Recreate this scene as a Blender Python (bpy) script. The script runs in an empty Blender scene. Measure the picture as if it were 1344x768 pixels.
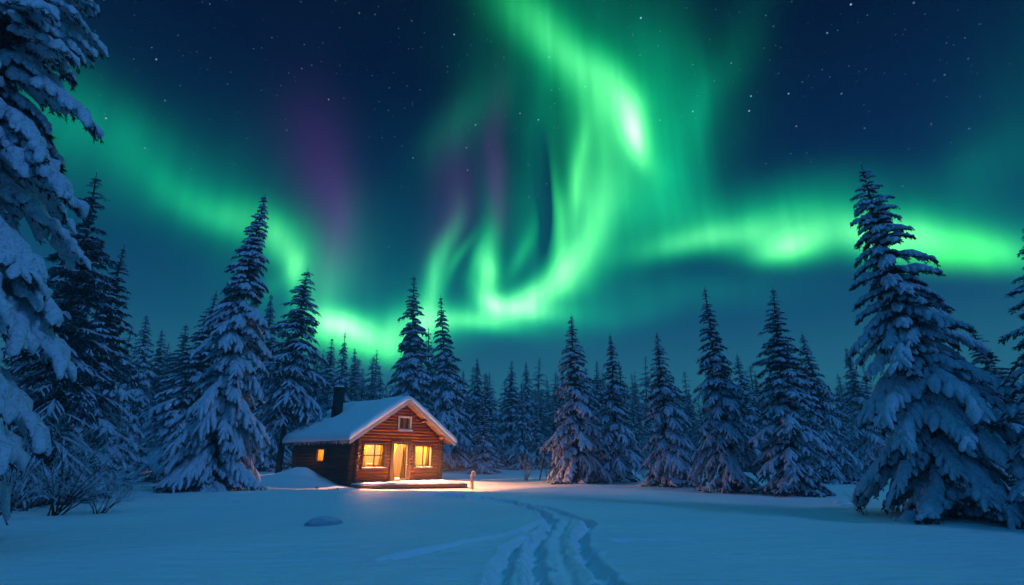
import bpy, math, random
import numpy as np
from mathutils import Vector, Matrix, Quaternion

S = bpy.context.scene
COL = S.collection
R = math.radians
PITCH = math.atan(216 / 672)
CAM_H = 1.5

# ------------------------------------------------------------------ camera
cam_d = bpy.data.cameras.new('camera'); cam = bpy.data.objects.new('camera', cam_d); COL.objects.link(cam)
cam_d.lens = 18.0; cam_d.sensor_width = 36.0; cam_d.clip_end = 2000; cam_d.clip_start = 0.05
cam.location = (0, 0, CAM_H); cam.rotation_euler = (math.pi / 2 + PITCH, 0, 0)
S.camera = cam

# ------------------------------------------------------------------ render look
S.view_settings.view_transform = 'Standard'; S.view_settings.look = 'None'
S.view_settings.gamma = 1.0; S.view_settings.exposure = 0.0
S.view_settings.use_curve_mapping = False
S.render.engine = 'CYCLES'
cy = S.cycles
cy.use_denoising = True
try: cy.denoiser = 'OPENIMAGEDENOISE'
except Exception: pass
cy.max_bounces = 5; cy.diffuse_bounces = 3; cy.glossy_bounces = 2; cy.transmission_bounces = 3
cy.transparent_max_bounces = 8; cy.volume_bounces = 0
cy.caustics_reflective = False; cy.caustics_refractive = False
cy.sample_clamp_indirect = 6.0
cy.use_adaptive_sampling = True; cy.adaptive_threshold = 0.02

# ------------------------------------------------------------------ node helper
class NT:
    def __init__(s, nt): s.nt = nt
    def n(s, t, **kw):
        nd = s.nt.nodes.new(t)
        for k, v in kw.items(): setattr(nd, k, v)
        return nd
    def put(s, sock, v):
        if isinstance(v, bpy.types.NodeSocket): s.nt.links.new(v, sock)
        elif v is not None: sock.default_value = v
    def m(s, op, a, b=None, c=None, clamp=False):
        nd = s.n('ShaderNodeMath', operation=op); nd.use_clamp = clamp
        s.put(nd.inputs[0], a); s.put(nd.inputs[1], b); s.put(nd.inputs[2], c)
        return nd.outputs[0]
    def v(s, op, a, b=None, out=0):
        nd = s.n('ShaderNodeVectorMath', operation=op)
        s.put(nd.inputs[0], a); s.put(nd.inputs[1], b)
        return nd.outputs[out]
    def scale(s, a, f):
        nd = s.n('ShaderNodeVectorMath', operation='SCALE')
        s.put(nd.inputs[0], a); s.put(nd.inputs['Scale'], f)
        return nd.outputs[0]
    def noise(s, vec, scale, detail=2, rough=.5, col=False, dist=0):
        nd = s.n('ShaderNodeTexNoise'); nd.inputs['Scale'].default_value = scale
        nd.inputs['Detail'].default_value = detail; nd.inputs['Roughness'].default_value = rough
        nd.inputs['Distortion'].default_value = dist
        s.put(nd.inputs['Vector'], vec)
        return nd.outputs['Color' if col else 'Fac']
    def ramp(s, fac, stops, interp='LINEAR'):
        nd = s.n('ShaderNodeValToRGB'); cr = nd.color_ramp; cr.interpolation = interp
        while len(cr.elements) > 1: cr.elements.remove(cr.elements[-1])
        for i, (p, c) in enumerate(stops):
            e = cr.elements[0] if i == 0 else cr.elements.new(p)
            e.position = p
            e.color = (*c, 1) if len(c) == 3 else c
        s.put(nd.inputs[0], fac)
        return nd.outputs[0]
    def mixc(s, f, a, b):
        nd = s.n('ShaderNodeMix', data_type='RGBA')
        s.put(nd.inputs[0], f); s.put(nd.inputs[6], (*a, 1) if isinstance(a, tuple) and len(a) == 3 else a)
        s.put(nd.inputs[7], (*b, 1) if isinstance(b, tuple) and len(b) == 3 else b)
        return nd.outputs[2]
    def mr(s, v, a, b, c=0., d=1.):
        nd = s.n('ShaderNodeMapRange'); nd.interpolation_type = 'SMOOTHSTEP'
        s.put(nd.inputs[0], v); nd.inputs[1].default_value = a; nd.inputs[2].default_value = b
        nd.inputs[3].default_value = c; nd.inputs[4].default_value = d
        return nd.outputs[0]

# ------------------------------------------------------------------ night sky with aurora (all in world directions)
world = bpy.data.worlds.new('World'); S.world = world; world.use_nodes = True
world.node_tree.nodes.clear()
W = NT(world.node_tree)
def sky_dir(px, py):
    u = (px - 672) / 672; v = (384 - py) / 672
    d = Vector((u, math.cos(PITCH) - v * math.sin(PITCH), math.sin(PITCH) + v * math.cos(PITCH)))
    return d.normalized()
tc = W.n('ShaderNodeTexCoord').outputs['Generated']
dirv = W.v('NORMALIZE', tc)
sep = W.n('ShaderNodeSeparateXYZ'); W.put(sep.inputs[0], dirv)
dx, dy, dz = sep.outputs
# gently wavy directions so that the curtains are not perfect ovals
wn = W.noise(dirv, 4.0, 1, .5, col=True)
warp = W.v('ADD', dirv, W.scale(W.v('SUBTRACT', wn, (.5, .5, .5)), 0.085))

CHAIN = [None]       # evaluates the blobs one after the other (Cycles keeps few values at once)
def blobs(lst, start=0.0, vec=None):
    acc = start
    for (px, py, sl, sw, ang, amp) in lst:
        c = sky_dir(px, py)
        a = math.radians(ang)
        e = 4.0
        c2 = sky_dir(px + e * math.cos(a), py + e * math.sin(a))
        t = (c2 - c); t -= c * t.dot(c)
        k = t.length / e                       # radians per pixel along the long axis
        c3 = sky_dir(px - e * math.sin(a), py + e * math.cos(a))
        t3 = (c3 - c); k3 = (t3 - c * t3.dot(c)).length / e
        t.normalize(); b = c.cross(t)
        M = Matrix((t, b, c)).transposed()
        mp = W.n('ShaderNodeMapping', vector_type='TEXTURE')
        if CHAIN[0] is None: W.put(mp.inputs['Vector'], warp)
        else:
            ma = W.n('ShaderNodeVectorMath', operation='MULTIPLY_ADD')
            W.put(ma.inputs[0], CHAIN[0]); ma.inputs[1].default_value = (1e-7, 1e-7, 1e-7); W.put(ma.inputs[2], warp)
            W.put(mp.inputs['Vector'], ma.outputs[0])
        mp.inputs['Location'].default_value = c
        mp.inputs['Rotation'].default_value = M.to_euler('XYZ')
        mp.inputs['Scale'].default_value = (sl * k * 1.35, sw * k3 * 1.35, 0.9)
        q = W.v('DOT_PRODUCT', mp.outputs[0], mp.outputs[0], out='Value')
        g = W.m('POWER', math.exp(-1), q)
        acc = W.m('MULTIPLY_ADD', g, amp, acc); CHAIN[0] = acc
    return acc

TEAL = [  # broad dim veils (px, py, half length, half width, angle, amount)
    (800, 70, 130, 70, 60, .27), (875, 150, 85, 42, 80, .22), (885, 225, 55, 36, -52, .26), (820, 300, 80, 45, -60, .20),
    (924, 150, 52, 9, 82, .15), (950, 90, 90, 22, -60, .10),
    (612, 165, 48, 20, -55, .16), (702, 170, 70, 10, 88, .12), (690, 120, 60, 40, 50, .10),
    (120, 165, 70, 40, 35, .30), (210, 225, 75, 38, 32, .26), (270, 245, 80, 60, 30, .14), (60, 200, 60, 70, 0, .14),
    (830, 392, 130, 20, -9, .12), (940, 388, 90, 22, 0, .08), (730, 425, 90, 12, -12, .15),
    (1100, 275, 210, 30, 2, .18), (1280, 215, 50, 30, -25, .12), (1330, 150, 70, 90, 0, .06), (1000, 262, 130, 18, -8, .08),
    (470, 350, 60, 30, 85, .16), (560, 330, 80, 50, 90, .05), (690, 300, 70, 22, 88, .14), (640, 300, 60, 14, 92, .10),
    (450, 410, 110, 45, 0, .12), (600, 390, 80, 40, 0, .10),
]
GREEN = [
    (872, 320, 48, 15, -20, .24), (905, 292, 60, 26, -20, .14), (715, 335, 60, 40, 80, .10), (1090, 290, 150, 22, 2, .16),
    (690, 28, 55, 22, 48, .40), (735, 62, 50, 26, 50, .20), (785, 118, 55, 28, 52, .50), (800, 190, 65, 52, 75, .34), (845, 250, 60, 40, -60, .14),
    (826, 155, 40, 14, 66, .75), (834, 176, 26, 11, 76, .60),
    (778, 275, 62, 24, 97, .42), (758, 235, 48, 9, 97, .46), (735, 292, 45, 8, 82, .42), (775, 320, 45, 18, 110, .42),
    (747, 352, 26, 14, -65, .42), (722, 382, 30, 13, -42, .75), (695, 402, 26, 12, -20, .66), (672, 412, 34, 10, 8, .60), (645, 400, 24, 11, 50, .45),
    (652, 370, 26, 11, 82, .80), (642, 335, 36, 10, 92, .32), (630, 350, 26, 6, 96, .22), (690, 335, 40, 8, 106, .22),
    (575, 385, 36, 10, -74, .52), (590, 335, 40, 9, -78, .26), (608, 345, 26, 5, -68, .28),
    (618, 428, 48, 11, 6, .60), (560, 418, 35, 16, 12, .46), (700, 418, 40, 10, -8, .36),
    (330, 290, 55, 22, 28, .34), (262, 268, 60, 18, 30, .22), (372, 325, 30, 14, 52, .42), (388, 352, 22, 9, 95, .36), (362, 372, 22, 9, 130, .14), (345, 330, 60, 45, 60, .10),
    (452, 428, 34, 17, 10, 1.05), (420, 405, 26, 22, 60, .34), (440, 372, 42, 20, 80, .22), (510, 440, 45, 18, 8, .85), (400, 330, 40, 26, 70, .14),
    (930, 310, 62, 14, -14, .42), (1000, 304, 55, 19, -4, .42), (1038, 326, 28, 15, 0, .75), (1110, 312, 55, 20, -4, .50), (1185, 314, 50, 20, 6, .62), (1270, 322, 60, 20, 0, .34), (1335, 325, 45, 20, 0, .24),
    (1010, 335, 40, 12, 4, .22), (716, 268, 42, 6, 86, -.50), (712, 225, 30, 5, 84, -.2),
]
LIME = [
    (478, 446, 40, 14, 8, .7), (440, 430, 30, 16, 0, .30), (1038, 330, 24, 14, -8, .30), (1268, 328, 40, 17, 0, 1.0), (1200, 318, 24, 14, 0, .30),
    (834, 168, 30, 9, 72, .30), (650, 376, 20, 7, 80, .34), (742, 356, 18, 8, -70, .34), (385, 345, 18, 6, 85, .22), (705, 398, 26, 6, -30, .26), (622, 430, 40, 6, 5, .22),
    (760, 230, 36, 4, 96, .20), (738, 310, 36, 4, 82, .20), (778, 310, 24, 8, 100, .2), (515, 440, 30, 9, 6, .25),
]
PURP = [(430, 272, 80, 32, 80, .9), (440, 320, 60, 16, 95, .7), (410, 215, 60, 40, 70, .2), (650, 215, 55, 9, 92, .75), (600, 260, 60, 20, 100, .6), (655, 262, 40, 9, 92, .7), (590, 310, 50, 10, 105, .6)]

# fine vertical rays: noise that is long in elevation and short in azimuth
az = W.m('ARCTAN2', dx, dy)
cmb = W.n('ShaderNodeCombineXYZ'); W.put(cmb.inputs[0], W.m('MULTIPLY', az, 26.0)); W.put(cmb.inputs[1], W.m('MULTIPLY', dz, 2.6))
rays = W.noise(cmb.outputs[0], 1.0, 2, .55)
rayf = W.mr(rays, .25, .8, .88, 1.13)
cl = W.noise(dirv, 7, 2, .5)
clf = W.mr(cl, .25, .8, .86, 1.14)
rf = W.m('MULTIPLY', rayf, clf)
b_t, b_g, b_l, s_p = blobs(TEAL), blobs(GREEN), blobs(LIME), blobs(PURP)
s_t = W.m('MULTIPLY', b_t, rf)
s_g = W.m('MULTIPLY', W.m('POWER', W.m('MAXIMUM', b_g, 0.0), 1.22), W.m('MULTIPLY', rf, 1.08))
s_l = W.m('MULTIPLY', b_l, rf)
el = W.m('ARCSINE', dz)
base = W.ramp(W.m('MULTIPLY', el, 1 / 1.5708, clamp=True), [
    (0.0, (.028, .200, .280)), (.08, (.021, .165, .250)), (.15, (.0065, .080, .175)), (.22, (.0022, .036, .112)), (.33, (.0012, .014, .060)), (.44, (.0006, .0055, .030)), (.53, (.0008, .0045, .024)), (.64, (.003, .085, .20)), (1.0, (.006, .275, .58))])  # upper stops: glow added above the view to light the snow
# sky behind the photographer, brightened out of view to fill-light the snow
back = W.mr(dy, .15, -.75)
backc = W.ramp(W.m('MULTIPLY', el, 1 / 1.5708, clamp=True), [(0, (.010, .10, .32)), (.30, (.010, .10, .32)), (.6, (.008, .21, .48)), (1, (.006, .275, .58))])
basec = W.mixc(back, base, backc)
col = W.v('ADD', basec, W.scale(W.n('ShaderNodeCombineXYZ').outputs[0], 0))
def addc(c, f, rgb):
    nd = W.n('ShaderNodeCombineXYZ')
    for i in range(3): nd.inputs[i].default_value = rgb[i]
    return W.v('ADD', c, W.scale(nd.outputs[0], f))
col = addc(col, s_t, (.001, .54, .23))
col = addc(col, s_g, (.004, 1.22, .28))
col = addc(col, W.m('POWER', s_g, 2.4), (.20, .0, .10))
col = addc(col, s_l, (.06, .90, .03))
col = addc(col, s_p, (.040, .004, .060))
# stars
def stars(scale, rad, keep, power):
    vo = W.n('ShaderNodeTexVoronoi', feature='F1'); vo.inputs['Scale'].default_value = scale
    W.put(vo.inputs['Vector'], dirv)
    spt = W.mr(vo.outputs['Distance'], rad, rad * .3, 0., 1.)
    sc = W.n('ShaderNodeSeparateColor'); W.put(sc.inputs[0], vo.outputs['Color'])
    k = W.m('MULTIPLY', W.m('SUBTRACT', sc.outputs[0], keep), 1 / (1 - keep), clamp=True)
    k = W.m('POWER', k, 2.5)
    return W.m('MULTIPLY', W.m('MULTIPLY', spt, k), power)
st = W.m('ADD', stars(60, .115, .60, 1.0), stars(140, .17, .45, .35))
st = W.m('MULTIPLY', st, W.mr(el, .28, .75, .05, 1.0))
col = addc(col, st, (.42, .62, .95))
bg = W.n('ShaderNodeBackground'); W.put(bg.inputs[0], col); bg.inputs[1].default_value = 1.0
wo = W.n('ShaderNodeOutputWorld'); world.node_tree.links.new(bg.outputs[0], wo.inputs[0])
world.cycles.sampling_method = 'MANUAL'; world.cycles.sample_map_resolution = 512

# the moon, low and hazy, behind and to the right of the photographer
sun_d = bpy.data.lights.new('moon', 'SUN'); sun_d.energy = 0.74; sun_d.angle = R(7); sun_d.color = (.13, .40, 1.0)
sun = bpy.data.objects.new('moon', sun_d); COL.objects.link(sun)
sun.rotation_euler = (R(54), 0, R(50))
sun.location = (25, -20, 30)

# ------------------------------------------------------------------ materials
def new_mat(name):
    m = bpy.data.materials.new(name); m.use_nodes = True; m.node_tree.nodes.clear()
    t = NT(m.node_tree)
    t.out = t.n('ShaderNodeOutputMaterial')
    return m, t
def pbsdf(t, col, rough=.7, spec=.3, normal=None, metal=0.):
    b = t.n('ShaderNodeBsdfPrincipled')
    t.put(b.inputs['Base Color'], (*col, 1) if isinstance(col, tuple) and len(col) == 3 else col)
    t.put(b.inputs['Roughness'], rough); b.inputs['Specular IOR Level'].default_value = spec
    b.inputs['Metallic'].default_value = metal
    if normal is not None: t.put(b.inputs['Normal'], normal)
    t.nt.links.new(b.outputs[0], t.out.inputs[0])
    return b
def bump(t, h, strength, dist):
    b = t.n('ShaderNodeBump'); b.inputs['Strength'].default_value = strength; b.inputs['Distance'].default_value = dist
    t.put(b.inputs['Height'], h); return b.outputs[0]
def objco(t): return t.n('ShaderNodeTexCoord').outputs['Object']
def geopos(t): return t.n('ShaderNodeNewGeometry').outputs['Position']
M = {}
# settled snow on the ground
m, t = new_mat('ground_snow'); p = geopos(t); n0 = t.noise(p, 75, 2, .6)
n1 = t.noise(p, 26, 3, .65); n2 = t.noise(p, 2.2, 3, .55); n3 = t.noise(p, .35, 2, .5)
c = t.mixc(t.mr(n3, .3, .7), (.76, .83, .90), (.86, .89, .92))
c = t.mixc(t.mr(n1, .35, .75, 0, .35), c, (.70, .78, .88))
wm = t.n('ShaderNodeMapping'); t.put(wm.inputs[0], p); wm.inputs['Scale'].default_value = (.7, 2.6, 1); wm.inputs['Rotation'].default_value = (0, 0, .3)
n4 = t.noise(wm.outputs[0], 1.6, 3, .55)
n2 = t.m('ADD', n2, t.m('MULTIPLY', n4, 1.6))
h = t.m('ADD', t.m('ADD', t.m('MULTIPLY', n1, .30), t.m('MULTIPLY', n0, .12)), t.m('MULTIPLY', n2, 1.0))
pbsdf(t, c, .62, .25, bump(t, h, .8, .06)); M['ground'] = m
# lumpy snow on branches, crusted with rime
def tree_snow(name, white, needles, fscale, amt):
    m, t = new_mat(name); p = objco(t)
    n1 = t.noise(p, fscale, 3, .7); n2 = t.noise(p, fscale * .25, 2, .6)
    f = t.mr(n1, .52, .72, 0, amt)
    c = t.mixc(f, white, needles)
    c = t.mixc(t.mr(n2, .35, .7, 0, .35), c, tuple(x * .72 for x in white))
    pbsdf(t, c, .75, .15, bump(t, t.m('ADD', n1, n2), .8, .06)); M[name] = m
tree_snow('snow_near', (.64, .68, .80), (.05, .06, .08), 15, .6)
tree_snow('snow_mid', (.58, .62, .76), (.025, .035, .05), 9, .85)
tree_snow('snow_far', (.62, .70, .78), (.04, .06, .08), 5, .7)  # raised paleness stands in for haze over the far forest
def needle(name, c0, c1, fs):
    m, t = new_mat(name); p = objco(t)
    f = t.mr(t.noise(p, fs, 2, .6), .42, .62)
    pbsdf(t, t.mixc(f, c0, c1), .85, .1); M[name] = m
needle('needles', (.012, .022, .020), (.05, .065, .075), 5)
needle('needles_rimed', (.012, .020, .024), (.15, .18, .23), 6)
needle('needles_far', (.02, .035, .042), (.20, .26, .31), 4)  # lightened by rime and by haze put into the colour
m, t = new_mat('bark'); p = objco(t)
w = t.n('ShaderNodeMapping'); t.put(w.inputs[0], p); w.inputs['Scale'].default_value = (9, 9, 1.6)
nb = t.noise(w.outputs[0], 2, 3, .6)
pbsdf(t, t.ramp(nb, [(.3, (.012, .010, .010)), (.62, (.045, .036, .034)), (.75, (.20, .22, .26))]), .9, .1, bump(t, nb, .8, .03)); M['bark'] = m
def simple(name, col, rough=.7, spec=.3, nscale=8, var=.25, metal=0., bstr=.2):
    m, t = new_mat(name); p = objco(t); n = t.noise(p, nscale, 3, .6)
    c = t.mixc(t.mr(n, .3, .7), tuple(x * (1 - var) for x in col), tuple(min(1, x * (1 + var)) for x in col))
    pbsdf(t, c, rough, spec, bump(t, n, bstr, .01), metal); M[name] = m
# logs: grain along the log, weather streaks, dark checks
def logmat(name, axis, dark, light):
    m, t = new_mat(name); p = objco(t)
    w = t.n('ShaderNodeMapping'); t.put(w.inputs[0], p)
    s = [14., 14., 14.]; s[axis] = .7; w.inputs['Scale'].default_value = s
    g = t.noise(w.outputs[0], 1.6, 4, .65)
    b = t.noise(p, 1.1, 2, .5)
    w2 = t.n('ShaderNodeMapping'); t.put(w2.inputs[0], p)
    s2 = [.12, .12, 5.]; w2.inputs['Scale'].default_value = s2
    rowv = t.noise(w2.outputs[0], 1.0, 0, .5)
    c = t.ramp(g, [(.28, tuple(x * .35 for x in dark)), (.45, dark), (.68, light)])
    c = t.mixc(t.mr(b, .35, .7, 0, .5), c, tuple(x * .8 for x in dark))
    c = t.mixc(t.mr(rowv, .35, .65, 0, .45), c, tuple(x * .55 for x in dark))
    pbsdf(t, c, .75, .08, bump(t, g, .7, .02)); M[name] = m
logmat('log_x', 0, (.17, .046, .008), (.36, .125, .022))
logmat('log_y', 1, (.080, .034, .018), (.17, .08, .040))  # same logs on the side walls, their shade put into a darker colour
logmat('board_y', 1, (.32, .15, .055), (.50, .25, .10))
simple('log_end', (.42, .22, .10), .7, .2, 10, .3)
simple('trim', (.10, .055, .035), .5, .4, 10, .3)
simple('dark_trim', (.03, .018, .012), .6, .3, 10, .3)
simple('trim_pale', (.42, .40, .38), .6, .3, 10, .2)
simple('deck_wood', (.22, .11, .06), .7, .2, 12, .4)
simple('roofing', (.05, .045, .045), .8, .2, 10, .3)
simple('chimney', (.007, .007, .008), .8, .2, 6, .3)
simple('room_wall', (.036, .024, .0016), .8, .1, 4, .12)
simple('room_floor', (.03, .02, .011), .6, .2, 4, .2)
simple('brass', (.70, .48, .14), .3, .5, 4, .1, .9)
simple('twig', (.030, .024, .024), .9, .1, 20, .4)
simple('twig_rimed', (.46, .52, .60), .9, .1, 14, .6)
simple('post_wood', (.50, .27, .12), .8, .2, 12, .45, 0, .6)
simple('roof_snow', (.82, .86, .91), .65, .2, 6, .03, 0, .3)
simple('snow_lump', (.80, .84, .90), .65, .2, 9, .05, 0, .3)
simple('rock', (.10, .12, .15), .85, .2, 7, .35, 0, .6)
simple('ice', (.55, .62, .70), .15, .5, 6, .1)
m, t = new_mat('glass')
tr = t.n('ShaderNodeBsdfTransparent'); gl = t.n('ShaderNodeBsdfGlossy'); gl.inputs['Roughness'].default_value = .03
fr = t.n('ShaderNodeFresnel'); fr.inputs[0].default_value = 1.2
mx = t.n('ShaderNodeMixShader'); bf = t.n('ShaderNodeNewGeometry').outputs['Backfacing']
t.put(mx.inputs[0], t.m('MULTIPLY', fr.outputs[0], t.m('SUBTRACT', 1.0, bf)))
t.nt.links.new(tr.outputs[0], mx.inputs[1]); t.nt.links.new(gl.outputs[0], mx.inputs[2]); t.nt.links.new(mx.outputs[0], t.out.inputs[0]); M['glass'] = m
m, t = new_mat('curtain'); p = objco(t)
df = t.n('ShaderNodeBsdfDiffuse'); df.inputs[0].default_value = (.050, .0335, .0012, 1)
tl = t.n('ShaderNodeBsdfTranslucent'); tl.inputs[0].default_value = (.062, .0410, .0015, 1)
mx = t.n('ShaderNodeMixShader'); mx.inputs[0].default_value = .6
t.nt.links.new(df.outputs[0], mx.inputs[1]); t.nt.links.new(tl.outputs[0], mx.inputs[2]); t.nt.links.new(mx.outputs[0], t.out.inputs[0]); M['curtain'] = m
m, t = new_mat('lamp_glow'); e = t.n('ShaderNodeEmission'); e.inputs[0].default_value = (1, .62, .22, 1); e.inputs[1].default_value = 3.0
t.nt.links.new(e.outputs[0], t.out.inputs[0]); M['lamp_glow'] = m

# ------------------------------------------------------------------ mesh helpers
def mk(name, verts, faces, mat, parent=None, smooth=False, mats=None, fm=None):
    me = bpy.data.meshes.new(name)
    verts = np.asarray(verts, dtype=np.float32).reshape(-1, 3)
    if isinstance(faces, np.ndarray):
        nf, k = faces.shape
        me.vertices.add(len(verts)); me.vertices.foreach_set('co', verts.ravel())
        me.loops.add(nf * k); me.loops.foreach_set('vertex_index', faces.astype(np.int32).ravel())
        me.polygons.add(nf); me.polygons.foreach_set('loop_start', np.arange(0, nf * k, k, dtype=np.int32))
        try: me.polygons.foreach_set('loop_total', np.full(nf, k, dtype=np.int32))
        except Exception: pass
        me.update(calc_edges=True); me.validate()
    else:
        me.from_pydata([tuple(map(float, v)) for v in verts], [], faces)
    for mm in (mats or [mat]): me.materials.append(M[mm])
    if fm is not None and len(fm) == len(me.polygons): me.polygons.foreach_set('material_index', np.asarray(fm, dtype=np.int32))
    me.polygons.foreach_set('use_smooth', np.full(len(me.polygons), smooth, dtype=bool))
    me.update()
    o = bpy.data.objects.new(name, me); COL.objects.link(o)
    if parent: o.parent = parent
    return o
def tag(o, label=None, cat=None, group=None, kind=None):
    if label: o['label'] = label
    if cat: o['category'] = cat
    if group: o['group'] = group
    if kind: o['kind'] = kind
    return o
def empty(name, loc, rz=0, label=None, cat=None, group=None):
    o = bpy.data.objects.new(name, None); COL.objects.link(o); o.location = loc; o.rotation_euler = (0, 0, rz)
    o.empty_display_size = .3
    return tag(o, label, cat, group)

class MB:
    """collects quads and n-gons for one mesh"""
    def __init__(s): s.v = []; s.f = []
    def add(s, vs, fs):
        b = len(s.v); s.v += [tuple(q) for q in vs]; s.f += [tuple(i + b for i in f) for f in fs]
    def box(s, x0, x1, y0, y1, z0, z1, bev=0.0):
        if bev <= 0:
            vs = [(x, y, z) for z in (z0, z1) for y in (y0, y1) for x in (x0, x1)]
            s.add(vs, [(0, 2, 3, 1), (4, 5, 7, 6), (0, 1, 5, 4), (2, 6, 7, 3), (0, 4, 6, 2), (1, 3, 7, 5)]); return
        b = bev; vs = []; 
        for z, i in ((z0, b), (z0 + b, 0), (z1 - b, 0), (z1, b)):
            vs += [(x0 + i + b, y0 + i, z), (x1 - i - b, y0 + i, z), (x1 - i, y0 + i + b, z), (x1 - i, y1 - i - b, z), (x1 - i - b, y1 - i, z), (x0 + i + b, y1 - i, z), (x0 + i, y1 - i - b, z), (x0 + i, y0 + i + b, z)]
        fs = [tuple(range(7, -1, -1)), tuple(range(24, 32))]
        for r in range(3):
            for k in range(8): fs.append((r * 8 + k, r * 8 + (k + 1) % 8, r * 8 + 8 + (k + 1) % 8, r * 8 + 8 + k))
        s.add(vs, fs)
    def tube(s, pts, rad, n=8, caps=True):
        pts = [Vector(q) for q in pts]; rs = rad if isinstance(rad, (list, tuple)) else [rad] * len(pts)
        vs = []; up = None
        for i, q in enumerate(pts):
            d = (pts[min(i + 1, len(pts) - 1)] - pts[max(i - 1, 0)]).normalized()
            if up is None:
                up = Vector((0, 0, 1)) if abs(d.z) < .9 else Vector((1, 0, 0))
            a = d.cross(up).normalized(); up = a.cross(d).normalized()
            for k in range(n):
                th = 2 * math.pi * k / n
                vs.append(q + a * math.cos(th) * rs[i] + up * math.sin(th) * rs[i])
        fs = []
        for i in range(len(pts) - 1):
            for k in range(n): fs.append((i * n + k, i * n + (k + 1) % n, (i + 1) * n + (k + 1) % n, (i + 1) * n + k))
        if caps: fs.append(tuple(range(n - 1, -1, -1))); fs.append(tuple(range((len(pts) - 1) * n, len(pts) * n)))
        s.add(vs, fs)
    def build(s, name, mat, parent=None, smooth=False): return mk(name, s.v, s.f, mat, parent, smooth)

def wob(x, y, f, seed):
    """cheap smooth noise, about -1..1"""
    r = np.random.RandomState(seed); o = 0
    for i in range(5):
        a = r.uniform(0, 2 * np.pi); k = f * r.uniform(.6, 1.7); ph = r.uniform(0, 6.28)
        o = o + np.sin((x * np.cos(a) + y * np.sin(a)) * k + ph + 1.3 * np.sin((x * np.sin(a) - y * np.cos(a)) * k * .7 + ph * 2))
    return o / 3.2

# ------------------------------------------------------------------ ground
def sstep(a, b, x):
    t = np.clip((x - a) / (b - a), 0, 1); return t * t * (3 - 2 * t)
TRACKS = [
    ([(-2.6, 22.3), (-1.29, 21.1), (0.11, 18.6), (1.03, 16.64), (1.62, 14.39), (1.84, 13.2), (1.50, 11.98), (1.22, 10.13), (1.16, 8.56), (1.22, 7.43), (1.3, 6.5)], .115, .18),
    ([(-.9, 20.5), (0.3, 17.6), (0.82, 15.43), (0.96, 13.5), (0.66, 11.6), (0.44, 10.2), (0.34, 8.8), (0.32, 7.6), (.34, 6.3)], .11, .18),
    ([(0.86, 13.6), (0.18, 11.75), (-0.42, 10.82), (-0.90, 10.1), (-1.25, 9.5), (-1.75, 9.0)], .11, .08),
    ([(1.35, 13.6), (1.05, 12.0), (.84, 10.4), (.76, 9.0), (.78, 7.4), (.82, 6.2)], .07, .06),
    ([(0.30, 10.9), (0.02, 9.9), (-.12, 8.6), (-.16, 7.6), (-.2, 6.4)], .12, .17),
    ([(-1.89, 8.67), (-1.36, 9.15)], .12, .08),
    ([(2.1, 10.7), (3.5, 10.8)], .14, .08),
]
rs0 = np.random.RandomState(5)
PRINTS = []
for tr, wd, dp in TRACKS[:2]:
    for i in range(len(tr) - 1):
        a, b = np.array(tr[i]), np.array(tr[i + 1]); L = np.linalg.norm(b - a); n = int(L / .42)
        for k in range(n):
            q = a + (b - a) * (k + .5) / n; nrm = np.array([-(b - a)[1], (b - a)[0]]) / L
            q = q + nrm * (.10 if k % 2 else -.10) + rs0.uniform(-.05, .05, 2)
            PRINTS.append((q[0], q[1], rs0.uniform(.08, .13), rs0.uniform(.06, .11)))
for q in [(-3.1, 22.6), (-2.9, 22.2), (-2.6, 22.7), (-2.35, 22.1), (-2.0, 22.4), (-1.7, 21.8), (-2.2, 23.2), (-1.3, 21.4), (-.9, 20.8), (-2.75, 23.1)]:
    PRINTS.append((q[0], q[1], .17, .15))
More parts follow.
